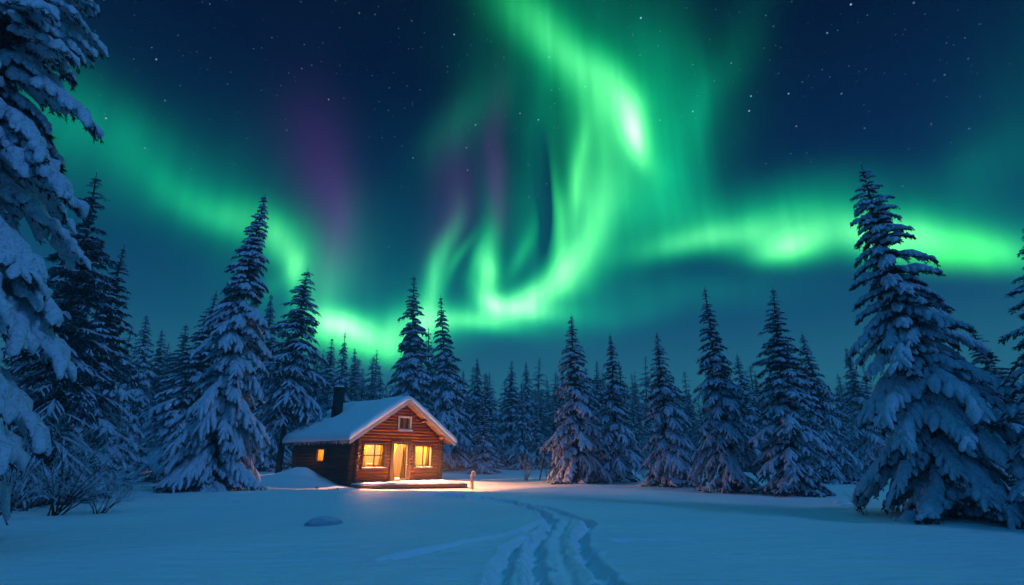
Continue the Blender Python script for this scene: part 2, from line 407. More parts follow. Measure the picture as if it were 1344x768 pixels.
def ground_z(x, y, detail=True):
    x = np.asarray(x, dtype=float); y = np.asarray(y, dtype=float)
    z = .08 * wob(x, y, .22, 3) * sstep(4, 14, y) + .026 * wob(x, y, 1.0, 4) + .007 * wob(x * .5, y * 1.6, 4.5, 44) * (np.abs(x) < 30)
    z = z * (1 - .6 * np.exp(-((x + 6) ** 2 + (y - 31) ** 2) / 60))
    z = z + .10 * np.exp(-((y - 37.5 - .04 * x) / 2.6) ** 2) * sstep(0, 5, x) - .05 * np.exp(-((y - 41) / 2.5) ** 2)
    z = z + .75 * sstep(38, 80, y) + .8 * sstep(80, 160, y) + .5 * sstep(25, 70, np.abs(x))
    # lower pad in front of the cabin, drift against its left wall
    z = z - .38 * np.exp(-((x + 5.6) / 6.6) ** 4 - ((y - 32.3) / 5.0) ** 4)
    z = z + .80 * np.exp(-(((x + 13.6) / 1.3) ** 2 + ((y - 35.2) / 1.4) ** 2)) + .30 * np.exp(-(((x + 12.4) / 2.2) ** 2 + ((y - 32.6) / 1.3) ** 2))
    z = z + .40 * np.exp(-(((x + 16.5) / 3.0) ** 2 + ((y - 34) / 2.4) ** 2))
    # long low drifts to the right of the deck
    z = z + .10 * np.exp(-((y - 28.2 - .10 * (x + 2)) / .55) ** 2) * sstep(-2.5, 0, x) * (1 - sstep(4, 8, x))
    z = z - .06 * np.exp(-((y - 26.6 - .05 * x) / .5) ** 2) * sstep(-1.5, .5, x) * (1 - sstep(4, 8, x))
    if detail:
        d2 = None
        gr = np.zeros_like(z)
        near = (np.abs(x) < 6) & (y > 4) & (y < 26)
        xn = x[near]; yn = y[near]; g = np.zeros_like(xn)
        jx = xn + .035 * wob(xn, yn, 2.6, 11); jy = yn + .035 * wob(xn, yn, 2.6, 12)
        gd = np.zeros_like(xn); gr_ = np.zeros_like(xn)
        for tr, wd, dp in TRACKS:
            wd_ = wd * (1 + .28 * wob(xn, yn, 5.0, 61)); best = np.full(xn.shape, 1e9)
            for i in range(len(tr) - 1):
                ax, ay = tr[i]; bx, by = tr[i + 1]; vx, vy = bx - ax, by - ay
                tt = np.clip(((jx - ax) * vx + (jy - ay) * vy) / (vx * vx + vy * vy), 0, 1)
                best = np.minimum(best, np.hypot(jx - ax - tt * vx, jy - ay - tt * vy))
            gd = np.minimum(gd, -dp * np.exp(-np.abs(best / np.maximum(wd_, .05)) ** 3) * (1 + .30 * wob(xn, yn, 7, 17)))
            gr_ = np.maximum(gr_, dp * .16 * np.exp(-((best - wd * 1.6) / (wd * .45)) ** 2) * (1 + .5 * wob(xn, yn, 4, 18)))
        g = gd + gr_ * np.exp(gd * 30)
        for (a, b, r, dp) in PRINTS:
            dd = np.hypot(jx - a, (jy - b) * .8) / r
            g -= dp * np.exp(-dd ** 4); g += dp * .3 * np.exp(-((dd - 1.45) / .35) ** 2)
        g += .006 * wob(xn, yn, 9, 31) + .018 * np.exp(gd * 8) * (gd < -.004) * wob(xn, yn, 16, 33)
        gr[near] = g; z = z + gr
    return z
def axis(segs):
    out = []
    for a, b, st in segs: out += list(np.arange(a, b, st))
    return np.array(out + [segs[-1][1]])
def geo(a, b, s0, gfac):
    out = []; s = s0; x = a
    while x < b: x += s; s *= gfac; out.append(x)
    return out
xs_r = list(np.arange(0, 3.2, .045)); xs_r += geo(3.2, 260, .07, 1.045)
xs = np.array(sorted(set([-v for v in xs_r[1:]] + xs_r)))
ys = list(np.arange(5.5, 14, .045)) + list(np.arange(14, 24, .07)) + list(np.arange(24, 44, .16)); ys += geo(44, 260, .3, 1.06)
ysb = [5.5 - v for v in geo(0, 120, .3, 1.12)][::-1]
ys = np.array(ysb + ys)
X, Y = np.meshgrid(xs, ys)
Z = ground_z(X, Y)
nx, ny = len(xs), len(ys)
idx = np.arange(nx * ny).reshape(ny, nx)
F = np.stack([idx[:-1, :-1], idx[:-1, 1:], idx[1:, 1:], idx[1:, :-1]], -1).reshape(-1, 4)
g = mk('snowy_ground', np.stack([X, Y, Z], -1).reshape(-1, 3), F, 'ground', None, True); tag(g, kind='structure')
def gz(x, y): return float(ground_z(np.array([x]), np.array([y]), False)[0])

# ------------------------------------------------------------------ cabin
CA = .853; CW = 7.0; CL = 7.4; HE = 2.4; HA = 5.208; OF = .725; OS = .917
SL = (HA - HE) / (CW / 2 + OS)
cabin = empty('log_cabin', (-10.01, 34.162, 0), CA, 'small log cabin with a snow covered gable roof and glowing yellow windows', 'cabin')
def roofz(x): return HE + (min(x, CW - x) + OS) * SL
rnd = random.Random(7)
def log(mb, p0, p1, r):
    n = 14; a = Vector(p0); b = Vector(p1); L = (b - a).length; k = max(2, int(L / .5))
    ph = rnd.uniform(0, 6); vs = []; pts = []; rr = []
    for i in range(k + 1):
        pts.append(a + (b - a) * i / k + Vector((0, 0, .008 * math.sin(i * 1.3 + ph)))); rr.append(r * (1 + .05 * math.sin(i * 1.7 + ph)))
    mb.tube(pts, rr, n)
def wall_logs(axis_, at, a0, a1, openings, z0, gable, zoff, name, mat):
    mb = MB(); H = .205; z = z0 + zoff; row = 0
    while True:
        zc = z + H / 2; lo, hi = a0, a1
        if gable and zc > HE + .35:
            ins = (zc + .16 - HE) / SL - OS
            lo, hi = ins + .02, CW - ins - .02
            if hi - lo < .3: break
        elif not gable and zc > roofz(0) - .12: break
        else:
            e = rnd.uniform(-.05, .05); lo += e; hi += rnd.uniform(-.05, .05)
        segs = [(lo, hi)]
        for (o0, o1, oz0, oz1) in openings:
            if oz0 - .02 < zc < oz1 + .02:
                ns = []
                for s0, s1 in segs:
                    if o1 <= s0 or o0 >= s1: ns.append((s0, s1)); continue
                    if o0 > s0: ns.append((s0, o0))
                    if o1 < s1: ns.append((o1, s1))
                segs = ns
        for s0, s1 in segs:
            if s1 - s0 < .06: continue
            if axis_ == 'x': log(mb, (s0, at, zc), (s1, at, zc), .122)
            else: log(mb, (at, s0, zc), (at, s1, zc), .122)
        z += H; row += 1
    return mb.build(name, mat, cabin, True)
FW = [(.52, 2.26, .86, 2.36), (2.74, 4.26, -.6, 2.54), (4.68, 6.22, .84, 2.32), (3.16, 4.22, 3.30, 4.20)]
wall_logs('x', 0.0, -.32, CW + .32, FW, -.55, True, 0, 'front_wall', 'log_x')
wall_logs('x', CL, -.32, CW + .32, [], -.55, True, 0, 'rear_wall', 'log_x')
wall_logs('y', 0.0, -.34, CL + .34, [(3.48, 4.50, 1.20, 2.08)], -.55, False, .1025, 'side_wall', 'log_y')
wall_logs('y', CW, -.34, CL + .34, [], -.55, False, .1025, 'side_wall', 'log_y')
# paler sawn log ends at the front corners
mb = MB()
# room inside: lining, floor, ceiling
def plane_box(mb, x0, x1, y0, y1, z0, z1, holes=()): mb.box(x0, x1, y0, y1, z0, z1)
def wall_with_holes(mb, x0, x1, z0, z1, y0, y1, holes, swap=False):
    cuts = sorted({x0, x1, *[h[0] for h in holes], *[h[1] for h in holes]})
    for a, b in zip(cuts[:-1], cuts[1:]):
        hz = sorted([(h[2], h[3]) for h in holes if h[0] <= a and h[1] >= b]); z = z0
        for p, q in hz + [(z1, z1)]:
            if p > z:
                if swap: mb.box(y0, y1, a, b, z, p)
                else: mb.box(a, b, y0, y1, z, p)
            z = max(z, q)
mb = MB()
wall_with_holes(mb, .14, CW - .14, -.1, 2.75, .13, .17, [(.66, 2.12, 1.0, 2.26), (2.92, 4.1, -.04, 2.42), (4.82, 6.08, .98, 2.22)])
wall_with_holes(mb, .17, CL - .14, -.1, 2.75, .13, .17, [(3.56, 4.42, 1.26, 2.02)], True)
mb.box(CW - .17, CW - .13, .17, CL - .14, -.1, 2.75); mb.box(.17, CW - .17, 4.6, 4.66, -.1, 2.75)
mb.box(.14, CW - .14, .13, CL - .14, 2.75, 2.8)
# box added behind the gable window to stop the attic lamp leaking
mb.box(2.55, 4.85, 1.6, 1.64, 2.82, 4.5); mb.box(2.5, 2.55, .14, 1.64, 2.82, 4.5); mb.box(4.85, 4.9, .14, 1.64, 2.82, 4.5); mb.box(2.5, 4.9, .14, 1.64, 4.5, 4.55)
wall_with_holes(mb, 2.55, 4.85, 2.82, 4.5, .13, .17, [(3.2, 4.18, 3.34, 4.16)])
mb.build('interior_lining', 'room_wall', cabin)
mb = MB(); mb.box(.1, CW - .1, .1, CL - .1, -.14, -.1); mb.build('interior_floor', 'room_floor', cabin)
# furniture glimpsed through the panes
def window(x0, x1, z0, z1, mull_v, mull_h, fmat='trim', side=False, cur=.30, fw=.11, sill=True, name='window'):
    """x0..x1 outer frame on the front wall (y = 0 plane, outside is -y)"""
    def bx(m_, a, b, y0, y1, c, d, bev=.008):
        if side: m_.box(y0, y1, a, b, c, d, bev)
        else: m_.box(a, b, y0, y1, c, d, bev)
    f = MB()
    bx(f, x0, x0 + fw, -.17, .14, z0, z1); bx(f, x1 - fw, x1, -.17, .14, z0, z1)
    bx(f, x0 + fw, x1 - fw, -.165, .14, z1 - fw, z1); bx(f, x0 + fw, x1 - fw, -.165, .14, z0, z0 + fw)
    fr_ = f.build(name, fmat, cabin)
    a0, a1, b0, b1 = x0 + fw, x1 - fw, z0 + fw, z1 - fw
    g_ = MB()
    for i in range(1, mull_v + 1):
        c = a0 + (a1 - a0) * i / (mull_v + 1); bx(g_, c - .04, c + .04, -.14, -.095, b0, b1, 0)
    for i in range(1, mull_h + 1):
        c = b0 + (b1 - b0) * i / (mull_h + 1); bx(g_, a0, a1, -.135, -.10, c - .032, c + .032, 0)
    if g_.v: g_.build('glazing_bar', 'dark_trim', fr_)
    p_ = MB(); bx(p_, a0, a1, -.092, -.088, b0, b1, 0); p_.build('pane', 'glass', fr_)
    if sill:
        s_ = MB(); bx(s_, x0 - .08, x1 + .08, -.27, -.17, z0 - .05, z0 + .01); s_.build('sill', fmat, fr_)
        sn = MB(); bx(sn, x0 - .06, x1 + .06, -.26, -.172, z0 + .012, z0 + .06, .02); sn.build('sill_snow', 'roof_snow', fr_)
    if cur > 0:
        for side_ in (0, 1):
            w_ = (a1 - a0) * cur; n = 22; vs = []; fs = []
            for i in range(n + 1):
                for j in range(7):
                    q = j / 6; pull = 1 - .25 * math.sin(q * math.pi) * (1 if side_ else .8)
                    xx = (i / n) * w_ * pull; xx = a0 + xx if side_ == 0 else a1 - xx
                    yy = (-.03 if side else .10) + .03 * math.sin(i * 1.9 + q) + .01 * math.sin(i * .7)
                    zz = b1 + .03 - q * (b1 - b0 + .06)
                    vs.append((yy, xx, zz) if side else (xx, yy, zz))
            for i in range(n):
                for j in range(6): k = i * 7 + j; fs.append((k, k + 1, k + 8, k + 7))
            mk('curtain', vs, fs, 'curtain', fr_, True)
    return fr_
window(.47, 2.31, .81, 2.41, 1, 1, cur=.24)
window(4.63, 6.27, .79, 2.37, 1, 0, cur=.24)
w3 = window(3.11, 4.27, 3.26, 4.24, 0, 0, 'trim_pale', cur=.28, fw=.13)
tag(w3, 'small pale framed attic window under the gable')
window(3.44, 4.53, 1.18, 2.10, 0, 0, side=True, cur=.5, fw=.08, sill=False)
# door
d = MB(); d.box(2.66, 2.86, -.19, .14, -.16, 2.56, .01); d.box(4.16, 4.36, -.19, .14, -.16, 2.56, .01); d.box(2.86, 4.16, -.185, .14, 2.42, 2.56, .01); d.box(2.86, 4.16, -.185, .14, -.16, -.05, .01)
door = d.build('door_frame', 'trim', cabin)
d = MB(); d.box(2.86, 2.95, -.12, -.07, -.05, 2.42, .006); d.box(4.07, 4.16, -.12, -.07, -.05, 2.42, .006); d.box(2.95, 4.07, -.118, -.072, 2.33, 2.42, .006); d.box(2.95, 4.07, -.118, -.072, -.05, .10, .006)
leaf = d.build('door_leaf', 'trim', door)
d = MB(); d.box(2.95, 4.07, -.098, -.093, .10, 2.33); d.build('door_pane', 'glass', leaf)
d = MB(); d.tube([(4.11, -.12, 1.02), (4.11, -.18, 1.02)], .018, 8); d.tube([(4.12, -.18, 1.02), (3.99, -.18, 1.02)], .016, 8); d.build('door_handle', 'brass', leaf)
d = MB(); d.tube([(4.47, -.13, .95), (4.47, -.19, .95)], .05, 12); d.build('bell_plate', 'brass', cabin)
for s_ in (0, 1):
    n = 24; vs = []; fs = []
    for i in range(n + 1):
        for j in range(9):
            q = j / 8; w_ = (.50 if s_ == 0 else .34) * (1 - .35 * math.sin(min(1, q * 1.15) * math.pi)); xx = i / n * w_
            vs.append((2.9 + xx if s_ == 0 else 4.12 - xx, .22 + .04 * math.sin(i * 1.8 + q), 2.42 - q * 2.45))
    for i in range(n):
        for j in range(8): k = i * 9 + j; fs.append((k, k + 1, k + 10, k + 9))
    mk('door_curtain', vs, fs, 'curtain', door, True)
# furniture inside (seen through the panes)
tb = empty('dining_table', (0, 0, 0), 0, 'dark wooden table just inside the left window', 'table')
tb.matrix_world = Matrix.Translation(cabin.location) @ Matrix.Rotation(CA, 4, 'Z') @ Matrix.Translation((1.9, 2.2, -.1))
d = MB(); d.box(-.7, .7, -.4, .4, 1.15, 1.2, .01); d.build('tabletop', 'trim', tb)
for a in (-.62, .62):
    for b in (-.33, .33): d = MB(); d.box(a - .03, a + .03, b - .03, b + .03, 0, 1.15); d.build('leg', 'trim', tb)

# roof: boards, roofing, barge boards, purlins, snow
Y0, Y1 = -OF, CL + OF * .6
def slab(y0, y1, off0, off1, name, mat, par, x_in=0.0):
    pts = [(-OS - x_in, HE - x_in * SL), (CW / 2, HA), (CW + OS + x_in, HE - x_in * SL)]
    vs = []
    for y in (y0, y1):
        for (x, z) in pts: vs.append((x, y, z + off0))
        for (x, z) in pts: vs.append((x, y, z + off1))
    fs = [(0, 3, 4, 1), (1, 4, 5, 2), (6, 7, 10, 9), (7, 8, 11, 10), (0, 1, 7, 6), (1, 2, 8, 7), (3, 9, 10, 4), (4, 10, 11, 5), (0, 6, 9, 3), (2, 5, 11, 8)]
    return mk(name, vs, fs, mat, par)
roof = slab(Y0, Y1, 0, .07, 'roof', 'board_y', cabin)
slab(Y0 - .02, Y1 + .02, .073, .15, 'roofing', 'roofing', roof, .03)
for sgn in (-1, 1):
    cx = CW / 2; ex = cx + sgn * (cx + OS + .03)
    vs = []
    for y in (Y0 - .08, Y0 - .022):
        for (x, z) in ((ex, HE - .03 * SL), (cx, HA)):
            vs += [(x, y, z - .13), (x, y, z + .12)]
    fs = [(0, 1, 3, 2), (4, 6, 7, 5), (0, 2, 6, 4), (1, 5, 7, 3), (0, 4, 5, 1), (2, 3, 7, 6)]
    mk('barge_board', vs, fs, 'trim_pale', roof)
for (x, dz_) in ((.05, -.16), (1.75, -.16), (3.5, -.20), (5.25, -.16), (6.95, -.16)):
    mb = MB(); log(mb, (x, Y0 + .12, roofz(x) + dz_), (x, .1, roofz(x) + dz_), .11); mb.build('purlin', 'board_y', roof, True)
# rafter tails along the eaves
for k in range(26):
    y = Y0 + .2 + k * (Y1 - Y0 - .4) / 25
    mb = MB()
    vs = []
    for yy in (y - .045, y + .045):
        vs += [(-OS + .02, yy, HE - .10), (-OS + .02, yy, HE - .003), (.1, yy, roofz(.1) - .003), (.1, yy, roofz(.1) - .12)]
    mb.add(vs, [(0, 1, 2, 3), (7, 6, 5, 4), (0, 4, 5, 1), (3, 2, 6, 7), (0, 3, 7, 4)])
    mb.build('rafter_tail', 'trim', roof)
# snow blanket
nu, nv = 90, 70; vs = []
us = np.linspace(-1, 1, nu + 1); us = np.sign(us) * (1 - (1 - abs(us)) ** 1.5); vv = np.linspace(-1, 1, nv + 1); vv = np.sign(vv) * (1 - (1 - abs(vv)) ** 1.6)
U, V = np.meshgrid(us, vv)
hx = CW / 2 + OS + .10; yc, hy = (Y0 + Y1) / 2, (Y1 - Y0) / 2 + .10
xx = CW / 2 + U * hx; yy = yc + V * hy
dist = np.minimum((1 - abs(U)) * hx, (1 - abs(V)) * hy)
edge = np.sqrt(np.clip(1 - (1 - np.clip(dist / .24, 0, 1)) ** 2, 0, 1))
xr = np.sqrt((U * hx) ** 2 + .10) - math.sqrt(.10)
zz = HA + .15 - xr * SL + .25 * edge * (1 + .16 * wob(xx, yy, 1.1, 8)) + .02 * wob(xx, yy, 5, 9) * edge - .05 * (1 - edge)
xx = xx + .03 * wob(yy, yy * 0, 3, 10) * (abs(U) > .9); yy = yy + .025 * wob(xx, xx * 0, 3, 13) * (abs(V) > .9)
top = np.stack([xx, yy, zz], -1).reshape(-1, 3); idx = np.arange((nu + 1) * (nv + 1)).reshape(nv + 1, nu + 1)
F1 = np.stack([idx[:-1, :-1], idx[:-1, 1:], idx[1:, 1:], idx[1:, :-1]], -1).reshape(-1, 4)
bot = top.copy(); bot[:, 2] = HA + .155 - np.abs(bot[:, 0] - CW / 2) * SL; nb_ = len(top); idb = idx + nb_
F2 = np.stack([idb[:-1, :-1], idb[1:, :-1], idb[1:, 1:], idb[:-1, 1:]], -1).reshape(-1, 4)
ring = list(idx[0, :]) + list(idx[1:, -1]) + list(idx[-1, -2::-1]) + list(idx[-2:0:-1, 0])
F3 = np.array([(ring[(i + 1) % len(ring)], ring[i], ring[i] + nb_, ring[(i + 1) % len(ring)] + nb_) for i in range(len(ring))])
top[:, 2] = np.maximum(top[:, 2], bot[:, 2] - .03)
mk('roof_snow', np.vstack([top, bot]), np.vstack([F1, F2, F3]), 'roof_snow', roof, True)
# icicles
ic = MB()
for k in range(70):
    y = rnd.uniform(Y0, Y1); L_ = rnd.uniform(.05, .22); ic.tube([(-OS - .09, y, HE + .13), (-OS - .09, y, HE + .02 - L_)], [.022, .003], 5)
ic.build('icicles', 'ice', roof, True)['kind'] = 'stuff'
# chimney
cx, cyy = 1.45, 5.1; cz = roofz(cx) + .1
mb = MB(); mb.tube([(cx, cyy, cz - .3), (cx, cyy, cz + 2.15)], [.42, .37], 20); ch = mb.build('chimney', 'chimney', roof, True)
mb = MB(); mb.tube([(cx, cyy, cz + 2.15), (cx, cyy, cz + 2.2), (cx, cyy, cz + 2.42), (cx, cyy, cz + 2.46)], [.36, .40, .40, .36], 20); mb.build('chimney_cowl', 'chimney', ch, True)
mb = MB(); mb.tube([(cx, cyy, cz + 2.463), (cx, cyy, cz + 2.53), (cx, cyy, cz + 2.57)], [.37, .34, .15], 16); mb.build('snow_cap', 'roof_snow', ch, True)

# terrace in front of the cabin
deck = empty('wooden_deck', (-10.01, 34.162, 0), CA, 'low plank deck covered in snow in front of the cabin door', 'deck')
A = (-.35, -1.05); B = (5.25, -4.75); Cc = (7.15, -.14); D = (-.2, -.14)
def quadprism(poly, z0, z1, name, mat, par, smooth=False):
    n = len(poly); vs = [(x, y, z0) for x, y in poly] + [(x, y, z1) for x, y in poly]
    fs = [tuple(range(n - 1, -1, -1)), tuple(range(n, 2 * n))] + [(i, (i + 1) % n, n + (i + 1) % n, n + i) for i in range(n)]
    return mk(name, vs, fs, mat, par, smooth)
def edgebeam(p, q, z, r, name='edge_beam'):
    mb = MB(); log(mb, (p[0], p[1], z), (q[0], q[1], z), r); return mb.build(name, 'deck_wood', deck, True)
quadprism([(A[0] + .05, A[1] + .05), (B[0] - .05, B[1] + .1), (Cc[0] - .05, Cc[1]), (D[0] + .05, D[1])], -.20, -.13, 'deck_boards', 'deck_wood', deck)
edgebeam((A[0] - .1, A[1]), (B[0] + .1, B[1] - .05), -.215, .10); edgebeam(B, Cc, -.20, .085); edgebeam(A, D, -.20, .085)
edgebeam((A[0] + .2, A[1] + .1), (B[0] + .25, B[1] + .05), -.41, .095, 'bearer')
for f_ in (.05, .3, .55, .8, .98):
    x = A[0] + (B[0] - A[0]) * f_; y = A[1] + (B[1] - A[1]) * f_ + .12
    mb = MB(); mb.tube([(x, y, -.9), (x, y, -.24)], .09, 10); mb.build('post', 'deck_wood', deck, True)
# snow on the deck: bilinear sheet with rounded rim
nu, nv = 70, 30; vs = []
for j in range(nv + 1):
    for i in range(nu + 1):
        a, b = i / nu, j / nv
        px = (1 - a) * ((1 - b) * A[0] + b * D[0]) + a * ((1 - b) * B[0] + b * Cc[0]); py = (1 - a) * ((1 - b) * A[1] + b * D[1]) + a * ((1 - b) * B[1] + b * Cc[1])
        d_ = min(b * nv, i, nu - i) / 2.5; e = math.sqrt(max(0, 1 - (1 - min(1, d_)) ** 2))
        wv = .012 * math.sin(px * 3.1 + py * 1.7) + .01 * math.sin(px * 7 - py * 5)
        vs.append((px, py, -.125 + (.10 + wv) * e))
fs = [(j * (nu + 1) + i, j * (nu + 1) + i + 1, (j + 1) * (nu + 1) + i + 1, (j + 1) * (nu + 1) + i) for j in range(nv) for i in range(nu)]
mk('snow_cover', vs, fs, 'roof_snow', deck, True)

# lamps burning inside the room (with their shades)
def room_lamp(x, y, z, watts, label):
    o = empty('ceiling_lamp', (0, 0, 0), 0, label, 'lamp', 'lamps inside the cabin')
    o.matrix_world = Matrix.Translation(cabin.location) @ Matrix.Rotation(CA, 4, 'Z') @ Matrix.Translation((x, y, z))
    mb = MB(); mb.tube([(0, 0, .16), (0, 0, .14), (0, 0, .10)], [.01, .03, .12], 12); mb.build('lamp_mount', 'brass', o, True)
    mb = MB(); mb.tube([(0, 0, -.05), (0, 0, -.02), (0, 0, .03), (0, 0, .06)], [.02, .06, .06, .02], 12); mb.build('bulb', 'lamp_glow', o, True)
    ld = bpy.data.lights.new('lamp_light', 'POINT'); ld.energy = watts; ld.color = (1, .40, .155); ld.shadow_soft_size = .09
    lo = bpy.data.objects.new('lamp_light', ld); COL.objects.link(lo); lo.parent = o; lo.location = (0, 0, -.16)
room_lamp(1.4, .78, 2.55, 6200, 'ceiling lamp burning behind the cabin window left of the door')
room_lamp(3.5, .80, 2.60, 8800, 'ceiling lamp burning behind the cabin door')
room_lamp(5.45, .78, 2.55, 7200, 'ceiling lamp burning behind the cabin window right of the door')
room_lamp(1.0, 3.9, 2.35, 3000, 'ceiling lamp burning behind the small side window of the cabin')
room_lamp(3.3, .9, 4.1, 260, 'lamp burning behind the attic window of the cabin')

# ------------------------------------------------------------------ trees
def pads(P0, D_, L, Wd, Hh, droop, rings, seg, rs, lump=.28):
    """tapering lumpy snow pads, one per row of the inputs; returns verts, quads"""
    N = len(L); s = .5 - .5 * np.cos(np.linspace(0, 1, rings) * np.pi)
    side = np.stack([-D_[:, 1], D_[:, 0], np.zeros(N)], 1); side /= np.linalg.norm(side, axis=1)[:, None] + 1e-9
    c = P0[:, None, :] + D_[:, None, :] * (L[:, None] * s)[..., None]
    c[:, :, 2] -= droop[:, None] * L[:, None] * s ** 2
    T = D_[:, None, :] * np.ones((1, rings, 1)); T[:, :, 2] = T[:, :, 2] - 2 * droop[:, None] * s
    T /= np.linalg.norm(T, axis=2)[..., None]
    up = np.cross(np.broadcast_to(side[:, None, :], T.shape), T); up *= -1
    up *= np.where(up[..., 2:3] < 0, -1, 1)
    prof = np.sqrt(np.clip(1 - np.abs(2 * s - 1) ** 2.4, 0, 1)) * (.55 + .45 * np.sin(np.clip(s * 1.15, 0, 1) * np.pi * .62)) + .02
    ph = rs.uniform(0, 6.28, (N, 3))
    lum = 1 + lump * np.sin(s[None] * 9 + ph[:, :1]) * .6 + lump * rs.uniform(-.6, .6, (N, rings))
    pr = prof[None] * lum; pr[:, 0] = .03; pr[:, -1] = .05
    th = np.linspace(0, 2 * np.pi, seg, endpoint=False)
    ct, st_ = np.cos(th), np.sin(th); st_ = np.where(st_ < 0, st_ * .45, st_)
    nz = 1 + lump * .5 * rs.uniform(-1, 1, (N, rings, seg))
    off = side[:, None, None, :] * (Wd[:, None, None] * pr[..., None] * ct[None, None] * nz)[..., None] + up[:, :, None, :] * (Hh[:, None, None] * pr[..., None] * st_[None, None] * nz)[..., None]
    V_ = (c[:, :, None, :] + off).reshape(-1, 3)
    b = np.arange(N)[:, None, None] * rings * seg; i = np.arange(rings - 1)[None, :, None] * seg; k = np.arange(seg)[None, None, :]; k2 = (k + 1) % seg
    F_ = np.stack([b + i + k, b + i + k2, b + i + seg + k2, b + i + seg + k], -1).reshape(-1, 4)
    return V_, F_, c
def twigs(c, D_, side, cnt, ln, wd, rs, down=.7, sc=None):
    """thin needle sprays along paths c (N, rings, 3)"""
    N, rg, _ = c.shape
    if sc is None: sc = np.ones(N)
    i = rs.choice(N, cnt, p=sc / sc.sum()); u = rs.uniform(0, rg - 1.001, cnt); k = u.astype(int); f = (u - k)[:, None]
    p = c[i, k] * (1 - f) + c[i, k + 1] * f
    sg = rs.choice([-1., 1.], cnt)
    d = D_[i] * rs.uniform(.2, 1.1, (cnt, 1)) + side[i] * (sg * rs.uniform(.2, 1., cnt))[:, None]
    d[:, 2] -= rs.uniform(0, down * 1.6, cnt)
    d /= np.linalg.norm(d, axis=1)[:, None]
    l = (ln * sc[i] * rs.uniform(.5, 1.3, cnt))[:, None]
    r = rs.normal(size=(cnt, 3)); w = np.cross(d, r); w /= np.linalg.norm(w, axis=1)[:, None] + 1e-9; w *= (wd * sc[i] * rs.uniform(.6, 1.3, cnt))[:, None]
    V_ = np.stack([p, p + d * l * .45 + w, p + d * l, p + d * l * .45 - w], 1).reshape(-1, 3)
    return V_, np.arange(cnt * 4).reshape(-1, 4)
def tube_np(path, rad, seg):
    n = len(path); th = np.linspace(0, 2 * np.pi, seg, endpoint=False)
    V_ = np.array([[(p[0] + r * np.cos(a), p[1] + r * np.sin(a), p[2]) for a in th] for p, r in zip(path, rad)]).reshape(-1, 3)
    i = np.arange(n - 1)[:, None] * seg; k = np.arange(seg)[None]; k2 = (k + 1) % seg
    return V_, np.stack([i + k, i + k2, i + seg + k2, i + seg + k], -1).reshape(-1, 4)
